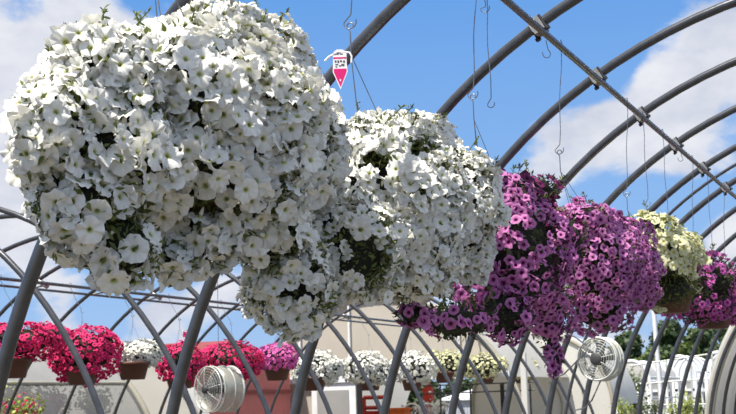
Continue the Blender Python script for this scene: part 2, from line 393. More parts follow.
# ------------------------------------------------------------------ house A baskets
HK = [(2.25, None), (3.26, 1.03), (4.30, 1.037), (5.42, 1.02), (6.70, 1.003), (8.6, .96), (9.9, .96)]
def hk(i): return W(PX, HK[i][0], HK[i][1] or 1.03)
wlab = ['wire above the leftmost white basket, mostly hidden by blossoms', 'steel wire hooked above the pink plant tag', 'steel wire down to the purple basket beside the second white one',
        'long thin wire from the purlin clamp to the hook over the purple petunias', 'thin wire down to the cream yellow basket', 'thin wire over the magenta basket beside the cream yellow one', 'thin wire at the far right above the last basket']
for i in range(7): wire(pur(HK[i][0])+[0, 0, -.02], hk(i)+[0, 0, .014], wlab[i], hookr=.023)
for (x, y0_, y1_) in [(491, -60, 104), (648, 119, 203), (668, 136, 219), (712, 174, 247)]:
    p = at(x, y1_, lat=PX+.03); t = pur(p[1]/U)+[0, 0, -.02]
    wire(t, np.array([t[0], p[1], p[2]]), {491: 'empty wire ending in a curled hook left of the purlin', 648: 'thin empty wire dropping behind the purple baskets', 668: 'thin empty wire dropping toward the cream yellow basket', 712: 'thin empty wire with a small hook above the far right basket'}[x], hookr=.016)
t = pur(3.95)+[0, 0, -.02]; p = at(485, 8, lat=PX+.03)
wire(np.array([t[0], p[1], t[2]]), p, 'short wire whose round hook shows at the top edge', hookr=.020)
# spare hooks hung on the purlin
for (x, y) in [(548, 50), (682, 158)]:
    p = at(x-2, y-6, lat=PX+.03); mb = MB()
    mb.tube([p+[0, 0, .02]]+[p+[.02*math.sin(a)*.8, .02*math.sin(a)*.8, -.05-.022*math.cos(a)*1] for a in np.linspace(2.6, -1.9, 12)], .0022, 6)
    tag(mb.build('spare_hook', MT['wire'], loc=p), 'loose wire hook on the purlin by the %s' % ('clamp nearest the top edge' if x < 600 else 'fourth clamp down'), 'hook', 'spare hooks on the purlin')

def BLB(lat, items):
    """(px, py, lateral shift, rx, ry, rz in metres)"""
    return [(at(x, y, lat=lat+dl), (rx, ry, rz)) for (x, y, dl, rx, ry, rz) in items]
# 1: big white basket, nearest
def mk_basket(i, name, label, blobs, n, R, petal, templ, seed, leaf_n, leaf_len, potr=.13, pp=None, group='petunia baskets hanging in the row overhead', dx=0, **kw):
    h = hk(i); pc = at(*pp, lat=PX)
    rt = basket(name, label, 'hanging basket', group, h, pc, potr, .17)
    plantmass(rt, blobs, n, R, petal, templ, seed, leaf_n, leaf_len, np.array(rt.location), **kw)
    return rt
b1 = BLB(PX, [(197, 132, 0, .325, .36, .285), (98, 150, -.02, .18, .21, .22), (112, 84, 0, .13, .15, .14), (262, 82, 0, .16, .17, .17), (296, 150, 0, .145, .17, .21), (78, 200, 0, .10, .11, .125),
              (122, 248, .02, .08, .1, .095), (205, 238, .03, .10, .1, .085), (58, 130, 0, .085, .11, .13), (270, 232, .0, .12, .14, .12), (220, 38, 0, .14, .15, .10), (314, 122, 0, .085, .1, .11), (92, 66, 0, .09, .1, .09), (175, 262, 0, .06, .07, .05)])
def viewgap(spots, extra=None):
    # openings in the bloom: (px, py, radius m); the opening runs along the sight line to the surface
    cs = [(at(x, y, lat=PX+.1), r) for x, y, r in spots]
    def fn(P):
        o = np.zeros(len(P))
        for c, s in cs:
            v = unit(c-CAM); q = P-c; q = q-np.outer(q @ v, v)*.75; o = np.maximum(o, np.clip(1.7-np.linalg.norm(q, axis=1)/s, 0, .95))
        return np.maximum(o, extra(P)) if extra else o
    return fn
z1 = at(180, 200, lat=PX)[2]
gap1 = viewgap([(128, 232, .062), (112, 205, .03), (142, 255, .035), (105, 130, .022), (62, 175, .025), (165, 215, .03), (152, 105, .02), (200, 128, .018), (85, 240, .03), (250, 60, .03), (205, 205, .025), (70, 40, .02), (235, 180, .018), (300, 75, .02)], lambda P: .30*(P[:, 2] < z1))
mk_basket(0, 'white_petunia_basket', 'huge ball of white petunias filling the upper left, nearest of all baskets', b1, 2900, .0315, 'white', BH, 1, 12000, .026, gap=gap1, stems=26, pp=(200, 150), up=.22, jit=.42, hole=.42)
b2 = BLB(PX, [(385, 208, 0, .30, .32, .29), (456, 203, 0, .175, .24, .23), (340, 250, 0, .20, .22, .18), (292, 285, 0, .13, .16, .15), (468, 240, 0, .10, .14, .18), (410, 150, 0, .17, .18, .135), (400, 275, .03, .20, .17, .09), (375, 155, 0, .19, .2, .13)])
gap2 = viewgap([(418, 150, .045), (457, 155, .05), (378, 155, .035), (372, 258, .05), (432, 200, .035), (395, 265, .03), (345, 235, .02), (300, 290, .03), (462, 190, .02), (410, 185, .02), (330, 300, .03)], lambda P: .25*(P[:, 2] < at(400, 255, lat=PX)[2]))
mk_basket(1, 'white_petunia_basket', 'dense white petunia basket right of the biggest one, second in the row', b2, 2600, .0295, 'white', BH, 2, 11000, .026, gap=gap2, stems=16, pp=(388, 215), up=.25, jit=.45, hole=.5)
b3 = BLB(PX, [(508, 255, 0, .28, .30, .30), (455, 322, 0, .15, .16, .065), (548, 308, .02, .11, .13, .17), (553, 352, .02, .042, .045, .12), (560, 240, 0, .15, .18, .16), (500, 200, 0, .16, .16, .13), (415, 315, 0, .07, .08, .045), (505, 315, .05, .12, .12, .11), (532, 190, 0, .13, .14, .075)])
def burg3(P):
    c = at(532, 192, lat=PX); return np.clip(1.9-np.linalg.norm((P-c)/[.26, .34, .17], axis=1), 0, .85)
def thin3(P):
    c = at(530, 192, lat=PX); a = .7*np.clip(1.9-np.linalg.norm((P-c)/[.26, .34, .15], axis=1), 0, 1); e = at(478, 320, lat=PX); return np.maximum(a, .55*((P[:, 1] < e[1]) & (P[:, 2] < e[2]+.12)))
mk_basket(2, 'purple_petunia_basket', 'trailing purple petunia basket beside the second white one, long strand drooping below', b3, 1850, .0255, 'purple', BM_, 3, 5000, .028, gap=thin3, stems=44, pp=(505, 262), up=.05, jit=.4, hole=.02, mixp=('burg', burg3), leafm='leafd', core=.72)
b4 = BLB(PX, [(595, 262, 0, .29, .30, .28), (625, 262, 0, .2, .24, .27), (600, 310, 0, .2, .2, .14), (640, 290, 0, .13, .15, .13), (585, 222, 0, .16, .18, .12)])
mk_basket(3, 'purple_petunia_basket', 'rounded mound of lilac purple petunias between the trailing purple and the cream yellow baskets', b4, 1800, .0255, 'violet', BM_, 4, 3600, .026, gap=lambda P: .4*(P[:, 2] < at(600, 300, lat=PX)[2]), stems=14, pp=(600, 262), up=.1, jit=.35, hole=.25)
b5 = BLB(PX, [(655, 255, 0, .30, .30, .23), (678, 255, 0, .19, .22, .18), (650, 235, 0, .18, .2, .15), (664, 288, 0, .26, .27, .15)])
by5 = at(668, 280, lat=PX)[2]
mk_basket(4, 'cream_petunia_basket', 'cream yellow petunia basket in the overhead row', b5, 1300, .031, 'cream', BM_, 5, 2800, .030, gap=lambda P: .93*(P[:, 2] < by5), stems=6, up=.4, jit=.35, hole=.35, potr=.17, pp=(670, 289))
b6 = BLB(PX, [(698, 282, 0, .34, .36, .24), (722, 292, 0, .2, .24, .18), (678, 288, 0, .24, .26, .19), (702, 308, 0, .27, .28, .13)])
mk_basket(5, 'magenta_petunia_basket', 'magenta petunia basket in a brown pot right of the cream yellow one', b6, 900, .028, 'magenta', BM_, 6, 5000, .035, stems=10, up=.3, jit=.4, hole=.0, potr=.17, pp=(712, 308), leafm='leafd')
b7 = BLB(PX, [(738, 298, 0, .36, .38, .26), (760, 302, 0, .2, .24, .17)])
mk_basket(6, 'magenta_petunia_basket', 'pinkish purple petunia basket cut off by the right edge, last of the row', b7, 600, .028, 'magenta', BM_, 7, 3500, .035, stems=6, up=.3, jit=.4, hole=.1, potr=.19, pp=(752, 318), leafm='leafd')

# plant tag on basket 2's hanger
tc_ = at(340, 66, lat=PX+.06); vd = unit(CAM-tc_); tx = unit(np.cross([0, 0, 1], vd)); tz = np.array([0, 0, 1.0])
s_ = px_m(tc_)*1.08
def T2(a, b, o=0): return tc_+tx*a*s_+tz*b*s_+vd*o
tg = empty('plant_tag', tuple(tc_), 'white and magenta pointed plant tag hanging from the second white basket', 'tag')
def poly(pts, th, o, name, m, label=None):
    n = len(pts); mb = MB(); mb.add([T2(a, b, o+th) for a, b in pts]+[T2(a, b, o) for a, b in pts], [tuple(range(n)), tuple(range(n, 2*n))[::-1]]+[(i, (i+1) % n, n+(i+1) % n, n+i)[::-1] for i in range(n)])
    return mb.build(name, m, tg, label)
poly([(-6.3, 3), (-6.3, 11), (-5, 14), (-2.5, 15.8), (2.5, 15.8), (5, 14), (6.3, 11), (6.3, 3)][::-1], .0008, 0, 'card', MT['tag_w'])
poly([(-6.3, 3), (6.3, 3), (6.9, -5.5), (0, -22), (-6.9, -5.5)][::-1], .0008, 0, 'panel', MT['tag_w'])
poly([(-6.0, -2.5), (6.0, -2.5), (5.8, -5.8), (0, -19.8), (-5.8, -5.8)][::-1], .0009, .0004, 'point', MT['tag_p'], 'magenta pointed end')
poly([(-6, 7), (6, 7), (6, 8.4), (-6, 8.4)], .0006, .0009, 'stripe', MT['tag_p'])
mb = MB(); g = np.random.default_rng(3)
for (a, b, w, h) in [(-3.5, 11.5, 2.6, .5), (-1, 12.6, 1.8, .4), (1.5, 11.4, 1.4, .4), (-4, 4.5, .9, .9), (-1.5, 4.2, .8, 1.2), (1, 4.6, 1, .8), (3.8, 4.2, .8, 1.1), (-3, 1.5, 1.4, .5), (2.6, 1, 1.5, .9), (-3.4, -.6, .9, .5), (0, .2, .9, .5)]:
    pts = [(a-w, b-h), (a+w, b-h), (a+w, b+h), (a-w, b+h)]; mb.add([T2(x, y, .0016) for x, y in pts], [(0, 1, 2, 3)])
mb.build('print', MT['tag_k'], tg)
mb = MB(); mb.add([T2(x, y, .0018) for x, y in [(-.6, -13.6), (.6, -14.8), (.6, -12.6), (-.6, -12)]], [(0, 1, 2, 3)]); mb.build('print', MT['tag_w'], tg)
mb = MB(); mb.tube([T2(-14, 5), T2(-10, 9), T2(-4, 12, -.002), T2(4, 13, -.002), T2(9, 12.5), T2(11, 9), T2(10.5, 3)], .0034, 6); mb.build('strap', MT['tag_w'], tg)

# ------------------------------------------------------------------ house B (next door)
CB, ZB, RB, YB = -6.793, -1.010, 2.535, 5.377
for k in range(-2, 13):
    hoop(CB, ZB, RB, YB+k, .024, 'greenhouse_hoop', 'slim steel hoop of the next house, %s from the left' % ordn[k+2] if k > -2 else 'slim steel hoop of the next house, first at the left', 'slim hoops of the next house')
P2 = (-8.10, 1.165); P1 = (-7.86, 1.195)
for (q, lab, nm) in ((P2, 'long slim pipe clipped under the far arcs of the next house, lower of two', 'purlin'), (P1, 'long slim pipe of the next house, upper of two, carrying the far baskets', 'basket_rail')):
    mb = MB(); mb.tube([W(q[0], y, q[1]) for y in np.linspace(4, 24, 24)], .020 if q is P1 else .016, 10)
    o = tag(mb.build(nm, MT['steel'], loc=W(q[0], 4, q[1])), lab, 'pipe')
    if q is P1:
        for k in range(-1, 13):
            mb = MB(); y = YB+k
            mb.tube([W(P1[0], y+.05, P1[1]), W(P2[0]-.0, y+.05, P2[1])], .012, 6); mb.tube([W(P1[0], y, P1[1]-.03), W(P1[0]-.1, y, P1[1]+.03)], .03, 8)
            mb.build('bracket', MT['clamp'], o)
LB = -7.72
far = [  # px, py, width px, height px, petal, pot(px,py), label
 (18, 342, 98, 40, 'red', (12, 358), 'crimson petunia basket at the left edge of the far row', 'crimson'),
 (88, 352, 80, 56, 'red', (82, 366), 'drooping crimson petunia basket just left of the small white one', 'crimson'),
 (140, 351, 50, 28, 'white', (133, 362), 'small white petunia basket between two crimson ones', 'white'),
 (182, 364, 56, 48, 'red', (180, 372), 'crimson petunia basket just right of the small white one', 'crimson'),
 (230, 360, 76, 42, 'red', (232, 372), 'crimson petunia basket above the round caged fan', 'crimson'),
 (276, 355, 54, 30, 'pink', (277, 366), 'bright pink petunia basket in a brown pot', 'pink'),
 (319, 366, 52, 38, 'white', (314, 377), 'white petunia basket right of the bright pink one', 'white'),
 (364, 365, 56, 36, 'white', (370, 378), 'white petunia basket second right of the bright pink one', 'white'),
 (413, 366, 60, 36, 'white', (412, 379), 'white petunia basket next to the pale yellow ones', 'white'),
 (448, 362, 40, 30, 'cream', (444, 372), 'pale yellow petunia basket directly right of the white ones', 'pale yellow'),
 (484, 364, 50, 28, 'cream', (486, 373), 'pale yellow petunia basket partly behind the trailing purple strand', 'pale yellow'),
 (520, 366, 40, 26, 'cream', (522, 374), 'pale yellow petunia basket hidden mostly behind the purple strand', 'pale yellow')]
for i, (x, y, w, h, pt, pp, lab, cn) in enumerate(far):
    c = at(x, y+(2 if pt != 'red' else 0), lat=LB); s = px_m(c); pc = at(*pp, lat=LB); hkp = W(LB-.0, pc[1]/U, 0); hkp = np.array([LB*U, pc[1], EYE+.93*U])
    potr = min(.22, .40*w*s/2*1.0)
    rt = basket({'red': 'crimson_petunia_basket', 'white': 'white_petunia_basket', 'pink': 'pink_petunia_basket', 'cream': 'cream_petunia_basket'}[pt], lab, 'hanging basket', 'petunia baskets in the far row', hkp, pc, .21, .22)
    rx = w*s/2/math.cos(.55); rx = w*s/2; rz = h*s/2
    bl = [(c, (rx*.85, rx*.85, rz*.9))]
    g = np.random.default_rng(100+i)
    dirv = unit([-.45, .0, 0]); side = unit(np.cross([0, 0, 1], c-CAM))
    for k in range(5):
        a = g.uniform(-1, 1); bl.append((c+side*rx*.62*a+np.array([0, 0, rz*g.uniform(-.35, .25)]), (rx*.4, rx*.45, rz*g.uniform(.55, .8))))
    w *= 1.08 if pt == 'red' else 1.2; h *= 1.14 if pt == 'red' else 1.3; nfl = int((640 if pt == 'red' else 780)*(w/60)*(h/40))
    plantmass(rt, bl, nfl, {'red': .031, 'pink': .031}.get(pt, .037), pt, BL, 60+i, 1100, .034, np.array(rt.location), up=.4 if pt != 'red' else .3, jit=.35, n_ind=80, hole=.3 if pt == 'red' else .6)
    top = np.array([P1[0]*U, pc[1], EYE+P1[1]*U-.02])
    wire(top, np.array([P1[0]*U, pc[1], hkp[2]+.012])+[(LB-P1[0])*U, 0, 0], 'thin wire above the '+lab.replace(' of the far row', '').replace(' in a brown pot', '').replace(' drooping between', ' between'), 'hanging wires of the next house', r=.003, hookr=.018)
# small tag on a far basket
tc_ = at(185, 335, lat=LB+.02); vd = unit(CAM-tc_); tx = unit(np.cross([0, 0, 1], vd)); s_ = px_m(tc_)
tg = empty('plant_tag', tuple(tc_), 'small pink plant tag above the crimson petunias of the far row', 'tag')
poly([(-2.6, -6), (2.6, -6), (2.6, 5), (-2.6, 5)], .001, 0, 'card', MT['tag_w']); poly([(-2, -2), (2, -2), (2, 3), (-2, 3)], .001, .0012, 'picture', MT['tag_p'])

# ------------------------------------------------------------------ fans
def fan(c, axis, rad, depth, label, nbl=5, ring_z=5, hubr=.22):
    rt = empty('circulation_fan', tuple(c), label, 'fan', None)
    a = unit(axis); x = unit(np.cross([0, 0, 1], a)); y = np.cross(a, x); R = np.stack([x, y, a], 1)
    def L(p): return c+R @ np.array(p)
    mb = MB(); mb.lathe(c, [(rad*.985, -depth*.42), (rad*1.0, -depth*.42), (rad*1.0, depth*.30), (rad*.985, depth*.30)], 40, R, True); mb.build('housing', MT['shroud'], rt)
    for sgn, nm in ((1, 'front_guard'), (-1, 'rear_guard')):
        mb = MB()
        for q in [.3, .42, .54, .66, .78, .9, 1.0]:
            z = sgn*depth*(.5-.10*q*q*q); pts = [L((rad*q*math.cos(t), rad*q*math.sin(t), z)) for t in np.linspace(0, 2*math.pi, 33)]; mb.tube(pts, .0018 if q < 1 else .008, 5, False)
        for k in range(8):
            t = k*math.pi/4+.2
            mb.tube([L((rad*q*math.cos(t), rad*q*math.sin(t), sgn*depth*(.5-.10*q*q*q))) for q in (.1, .4, .7, 1.0)]+[L((rad*1.02*math.cos(t), rad*1.02*math.sin(t), sgn*depth*.28))], .003, 5)
        mb.build(nm, MT['cage'], rt)
    mb = MB()
    for z in (-.42, -.1, .28): mb.tube([L((rad*1.02*math.cos(t), rad*1.02*math.sin(t), depth*z)) for t in np.linspace(0, 2*math.pi, 41)], .007, 6, False)
    mb.build('band', MT['cage'], rt)
    mb = MB(); mb.lathe(c, [(0, depth*.56), (rad*hubr*.8, depth*.56), (rad*hubr, depth*.50), (rad*hubr, -depth*.1), (rad*hubr*.7, -depth*.3), (0, -depth*.3)], 24, R); mt_ = mb.build('motor', MT['dark'], rt)
    for k in range(nbl):
        t0 = k*2*math.pi/nbl; mb = MB(); vs = []
        for q in np.linspace(.18, .92, 6):
            for w_, zz in ((-.28, -.10), (0, .0), (.34, .12)):
                t = t0+w_*(1.1-.2*q)+.25*q; vs.append(L((rad*q*math.cos(t), rad*q*math.sin(t), depth*(zz*1.1))))
        mb.add(vs, [(i*3+j, i*3+j+1, (i+1)*3+j+1, (i+1)*3+j) for i in range(5) for j in range(2)], True)
        b = mb.build('blade', MT['blade'], rt); sm = b.modifiers.new('t', 'SOLIDIFY'); sm.thickness = .003
    return rt, L
c = at(219, 389, lat=-6.9); s = px_m(c)
f1, L1 = fan(c, [-.38, -.92, 0], 22*s, 34*s, 'round caged fan lying sideways under the crimson baskets', hubr=.2)
mb = MB(); top = W(CB+1.0*0-.1, c[1]/U, ZB+RB)
mb.tube([c+[0, 0, 24*s], np.array([c[0], c[1], EYE+(ZB+math.sqrt(RB**2-(c[0]/U-CB)**2))*U])], .004, 6); mb.build('chain', MT['wire'], f1)
c = at(600, 359, lat=-1.95); s = px_m(c)
f2, L2 = fan(c, unit(CAM-c)+np.array([-.42, 0, .04]), 20.5*s, 20*s, 'white caged fan seen from the front among the hoop legs, lower right', hubr=.31)
mb = MB(); q = at(549, 340, lat=-2.55); mb.tube([at(586, 345, lat=-1.95), at(575, 337, lat=-2.1), at(560, 330, lat=-2.2)], .006, 6)
mb.tube([at(586, 352, lat=-1.95), at(576, 362, lat=-2.1), at(564, 374, lat=-2.3), at(553, 379, lat=-2.5)], .006, 6)
mb.tube([c+[0, 0, -20*s], at(592, 400, lat=-2.0), at(585, 408, lat=-2.2), at(576, 410, lat=-2.5)], .006, 6)
mb.tube([c+[0, 0, 20*s], np.array([c[0], c[1], EYE+(ZA+math.sqrt(RA**2-(c[0]/U-CA)**2))*U])], .004, 6)
mb.build('cable', MT['wire'], f2)

# ------------------------------------------------------------------ covered tunnels
def shell(mb, cx, cz, R, y0, y1, a0, a1, n=32, ny=12, bulge=0, base=False, th=0):
    pts = []
    ys = np.linspace(y0, y1, ny*6+1)
    for y in ys:
        b = bulge*abs(math.sin((y-y0)*math.pi))
        for a in np.linspace(a0, a1, n): pts.append(W(cx+(R+b)*math.cos(a), y, max(cz+(R+b)*math.sin(a), -EYE/U)))
    m = len(ys); mb.add(pts, [(i*n+j, (i+1)*n+j, (i+1)*n+j+1, i*n+j+1) for i in range(m-1) for j in range(n-1)], True); return mb
def endwall(cx, cz, R, y, zlow=None, n=40):
    """vertical end sheet of a tunnel, down to the ground or to zlow"""
    mb = MB(); b = -EYE/U if zlow is None else zlow; top = []; 
    for a in np.linspace(0, math.pi, n):
        x = cx+R*math.cos(a); z = cz+R*math.sin(a); top.append((x, max(z, b)))
    vs = [W(x, y, z) for x, z in top]+[W(x, y, b) for x, z in top]
    vs += [v+[0, .03, 0] for v in vs]; k = len(top)
    fs = [(i, i+1, k+i+1, k+i) for i in range(k-1)]+[(2*k+i, 3*k+i, 3*k+i+1, 2*k+i+1) for i in range(k-1)]
    mb.add(vs, fs); return mb
def rib(mb, cx, cz, R, y, r, m=None, a0=0, a1=math.pi):
    base = -EYE/U
    mb.tube([W(cx+R*math.cos(a0), y, base)]*(a0 == 0)+[W(cx+R*math.cos(a), y, cz+R*math.sin(a)) for a in np.linspace(a0, a1, 40)]+[W(cx-R, y, base)], r, 8); return mb
def smallplants(root, pts, r, n, mt_, seed, name='plant'):
    g = np.random.default_rng(seed); P = []; 
    for p in pts: P.append(np.array(p)+g.normal(size=(n*3, 3))*r*[.5, .5, .42])
    P = np.vstack(P); D = nrm(g.normal(size=P.shape)+[0, 0, .6]); Rm = frames(D, g); v, f = scatter(LV2*[1.6, 1, 1], LF2, P, Rm, r*.26*g.uniform(.5, 1.2, len(P)))
    me = npmesh(name, v-(np.array(root.location) if root else pts[0]), f, [MT[mt_]]); o = bpy.data.objects.new(name, me); col.objects.link(o)
    if root: o.parent = root
    else: o.location = pts[0]
    return o
# C: grey tunnel behind the crimson baskets, sides rolled up
CX, CZ, CR = -12.6, -1.2, 2.3
tC = empty('plastic_tunnel', W(CX, 8, -EYE/U), 'grey plastic covered tunnel at lower left with plants inside', 'greenhouse')
zo = .34; ao = math.asin((zo-CZ)/CR)
mb = shell(MB(), CX, CZ, CR, 6.2, 16.2, ao, math.pi-.3); mb.build('cover', MT['polygrey'], tC)
mb = shell(MB(), CX, CZ, CR-.02, 6.2, 16.2, math.pi-.35, math.pi); mb.build('side_curtain', MT['polygrey'], tC)
for k in range(11): rib(MB(), CX, CZ, CR-.03, 6.2+k, .02).build('hoop', MT['steel'], tC)
shell(MB(), CX, CZ, CR, 6.2, 16.2, 0, ao).build('side_film', MT['film'], tC)
mb = MB(); mb.tube([W(CX+CR*math.cos(ao), y, zo) for y in (6.2, 11, 16.2)], .035, 8); mb.build('side_rail', MT['rib'], tC)
rib(MB(), CX, CZ, CR+.01, 16.25, .055).build('end_frame', MT['rib'], tC)
for k in range(9):
    for j in (0, 1):
        p = W(-11.3-1.3*j, 8+k, .02+.1*j); mbp = MB(); mbp.lathe(p-[0, 0, .18], [(0, 0), (.1, 0), (.15, .16), (0, .16)], 12)
        rt = empty('hanging_basket', tuple(p-[0, 0, .18]), 'small flowering basket hanging inside the grey plastic tunnel', 'hanging basket', 'baskets inside the grey tunnel')
        mbp.build('pot', MT['pot'], rt); smallplants(rt, [p+[0, 0, .08]], .32, 150, 'tree2', 300+k*2+j, 'foliage')
        bl_ = [(p+[0, 0, .08], (.26, .26, .17))]; g = np.random.default_rng(k*2+j); P, Nn = blob_points(bl_, 70, g); V, F, T, Ve = BL[0]
        v, f = scatter(V, F, P, frames(nrm(Nn+[0, 0, .3]), g), np.full(len(P), .035)); me = npmesh('blossoms', v-np.array(rt.location), f, [MT[['pink', 'red', 'cream'][(k+j) % 3]]], True, {'t': np.tile(T, len(P)), 'vein': np.tile(Ve, len(P)), 'rnd': np.full(len(v), .5)})
        o = bpy.data.objects.new('blossoms', me); col.objects.link(o); o.parent = rt; o['kind'] = 'stuff'
        mbp = MB(); t_ = W(p[0]/U, p[1]/U, CZ+math.sqrt(max(CR**2-(p[0]/U-CX)**2, .1))-.02); mbp.tube([p+[0, 0, .05], t_], .004, 5); mbp.build('hanger', MT['wire'], rt)
for k, (x, y) in enumerate([(20, 409)]):
    p = at(x, y, lat=-9.6); rt = empty('leafy_plant', (p[0], p[1], 0), 'tall yellow green plant tipped with red at the lower left corner', 'plant')
    smallplants(rt, [p-[0, 0, .08]], .3, 200, 'ylw', 500, 'foliage'); g = np.random.default_rng(5)
    mb = MB(); [mb.tube([(p[0], p[1], 0), p+g.normal(size=3)*.15], .012, 6) for _ in range(5)]; mb.build('stem', MT['stem'], rt)
    P, Nn = blob_points([(p, (.25, .25, .2))], 40, g); V, F, T, Ve = BL[0]; v, f = scatter(V, F, P, frames(Nn, g), np.full(len(P), .03)); me = npmesh('blossoms', v-np.array(rt.location), f, [MT['red']], True, {'t': np.tile(T, len(P)), 'vein': np.tile(Ve, len(P)), 'rnd': np.full(len(v), .5)})
    o = bpy.data.objects.new('blossoms', me); col.objects.link(o); o.parent = rt; o['kind'] = 'stuff'
# D: white tunnel past C
tD = empty('plastic_tunnel', W(CX, 17.6, -EYE/U), 'white plastic tunnel end beyond the grey one, left of the red building', 'greenhouse')
endwall(CX, CZ, CR, 17.6).build('end_wall', MT['poly'], tD); shell(MB(), CX, CZ, CR, 17.6, 18.0, 0, math.pi).build('cover', MT['polyw'], tD)
rib(MB(), CX, CZ, CR+.01, 17.58, .05).build('end_frame', MT['rib'], tD)
# red building
rb = empty('red_building', W(-14, 26, -EYE/U), 'pinkish red building with a low red roof behind the crimson baskets', 'building')
y0_, y1_ = 18.25, 22.7; xa, xb = -16.4, -11.55; ym = (y0_+y1_)/2
zr = (at(258, 339, dep=ym)[2]-EYE)/U; zl = zr-.42
mb = MB(); mb.box((W((xa+xb)/2, ym, 0)*[1, 1, 0]+[0, 0, (EYE+zl*U)/2]), ((xb-xa)/2*U, (y1_-y0_)/2*U, (EYE+zl*U)/2))
mb.add([W(xb, y0_, zl), W(xb, y1_, zl), W(xb, ym, zr-.03)], [(0, 1, 2)]); mb.build('wall', MT['brick'], rb)
mb = MB(); e = .08
mb.add([W(xa-e, y0_-e, zl), W(xb+e, y0_-e, zl), W(xb+e, y1_+e, zl), W(xa-e, y1_+e, zl), W(xa-e, ym, zr), W(xb+e, ym, zr)], [(0, 1, 5, 4), (2, 3, 4, 5)]); o_ = mb.build('roof', MT['roofred'], rb); md = o_.modifiers.new('t', 'SOLIDIFY'); md.thickness = .06
mb = MB(); mb.box(W((xa+xb)/2, y0_-.03, .0), ((xb-xa)/2*U, .03, .035)); mb.box(W(xb+.025, ym, (at(230, 392, lat=xb)[2]-EYE)/U), (.03, (y1_-y0_)/2*U, .035)); mb.build('trim', MT['roofred'], rb)
# E: big cream house with an open front
EX, EZ, ER, EY = -9.8, -.95, 2.85, 23
tE = empty('cream_greenhouse', W(EX, EY, -EYE/U), 'large cream plastic greenhouse with an arched end wall behind the white far baskets', 'greenhouse')
endwall(EX, EZ, ER, EY, zlow=.42).build('end_wall', MT['tan'], tE)
shell(MB(), EX, EZ, ER, EY, 31, .47, math.pi).build('cover', MT['poly'], tE)
rib(MB(), EX, EZ, ER+.01, EY-.03, .055).build('end_frame', MT['rib'], tE)
mb = MB(); mb.box(W(EX, EY-.05, .40), (2.55*U, .05, .07)); mb.build('header_beam', MT['whitepaint'], tE)
for x in (-11.45, -10.4, -9.3, -8.2):
    mb = MB(); h = EZ+math.sqrt(ER**2-(x-EX)**2); mb.box(W(x, EY-.04, (.42+h)/2), (.022, .03, (h-.42)/2*U)); mb.build('stud', MT['whitepaint'], tE)
# left lower wall with a panelled door
xl = at(250, 414, dep=EY)[0]/U; xd0 = at(313, 400, dep=EY)[0]/U; xd1 = at(357, 400, dep=EY)[0]/U
def slab(x0, x1, z0, z1, y, th, name, m, par): mb = MB(); mb.box(W((x0+x1)/2, y, (z0+z1)/2), ((x1-x0)/2*U, th, (z1-z0)/2*U)); return mb.build(name, m, par)
slab(EX-ER+.03, xd1, -EYE/U, .40, EY+.05, .02, 'lower_wall', MT['tan'], tE)
dr = slab(xd0, xd1, -EYE/U, .36, EY-.03, .03, 'door', MT['whitepaint'], tE)
slab(xd0+.12, xd1-.14, -EYE/U+.1, .20, EY-.065, .006, 'door_panel', MT['polygrey'], dr)
xp = at(361, 400, dep=EY)[0]/U; slab(xp-.035, xp+.035, -EYE/U, .40, EY-.05, .05, 'post', MT['black'], tE)
xp = at(526, 400, dep=EY)[0]/U; slab(xp-.05, xp+.05, -EYE/U, .75, EY-.05, .06, 'corner_post', MT['polyw'], tE)
# red frame and orange crates through the opening
def framebox(x0, y0, x1, y1, dep, name, label, m, bars=1):
    a = at(x0, y1, dep=dep); b = at(x1, y0, dep=dep); rt = empty(name, (a[0], a[1], 0), label, 'rack')
    for (u, v) in (((a[0], a[1], 0), (a[0], a[1], b[2])), ((b[0], a[1], 0), (b[0], a[1], b[2]))):
        MB().tube([u, v], .06, 4).build('upright', m, rt)
    mb = MB()
    for z in np.linspace(b[2], max(a[2], .2), bars+1): mb.tube([(a[0], a[1], z), (b[0], a[1], z)], .05, 4)
    mb.build('rail', m, rt); return rt
framebox(364, 397, 387, 408, 25, 'red_rack', 'red steel rack seen below the white far baskets', MT['redpaint'], 1)
a = at(376, 412, dep=25.4); mb = MB(); mb.box((a[0], a[1], a[2]/2), (.26, .2, a[2]/2)); mb.box((a[0], a[1], a[2]), (.29, .23, .03)); tag(mb.build('red_crate', MT['redpaint'], loc=(a[0], a[1], 0)), 'red crate below the red rack', 'crate')
a = at(399, 409, dep=25); mb = MB(); mb.box((a[0], a[1], a[2]/2), (.22, .2, a[2]/2)); mb.box((a[0], a[1], a[2]), (.25, .23, .03)); tag(mb.build('orange_crate', MT['orange'], loc=(a[0], a[1], 0)), 'orange crate right of the red rack', 'crate')
a = at(429, 398, dep=27); b = at(428, 383, dep=27); mb = MB(); mb.tube([(a[0], a[1], 0), b], .07, 8); mb.box(b+[.0, 0, -.3], (.12, .1, .18)); tag(mb.build('red_post', MT['redpaint'], loc=(a[0], a[1], 0)), 'red post under the white far basket near the pale yellow ones', 'post')
# white tubular cart rails
rt = empty('white_cart', tuple(at(430, 414, dep=26)*[1, 1, 0]), 'white tubular cart with looped handles below the far baskets', 'cart')
for x in (412, 428, 444):
    c0 = at(x, 414, dep=26); w = .22
    MB().tube([c0-[w, 0, 1.5]]+[c0+[w*math.cos(t)*1, 0, .06+w*math.sin(t)*.9] for t in np.linspace(math.pi, 0, 10)]+[c0+[w, 0, -1.5]], .03, 6).build('handle', MT['whitepaint'], rt)
smallplants(rt, [at(420, 412, dep=26.3), at(440, 409, dep=26.3), at(432, 413, dep=26.3)], .35, 60, 'whitepaint', 610, 'white_blossoms')
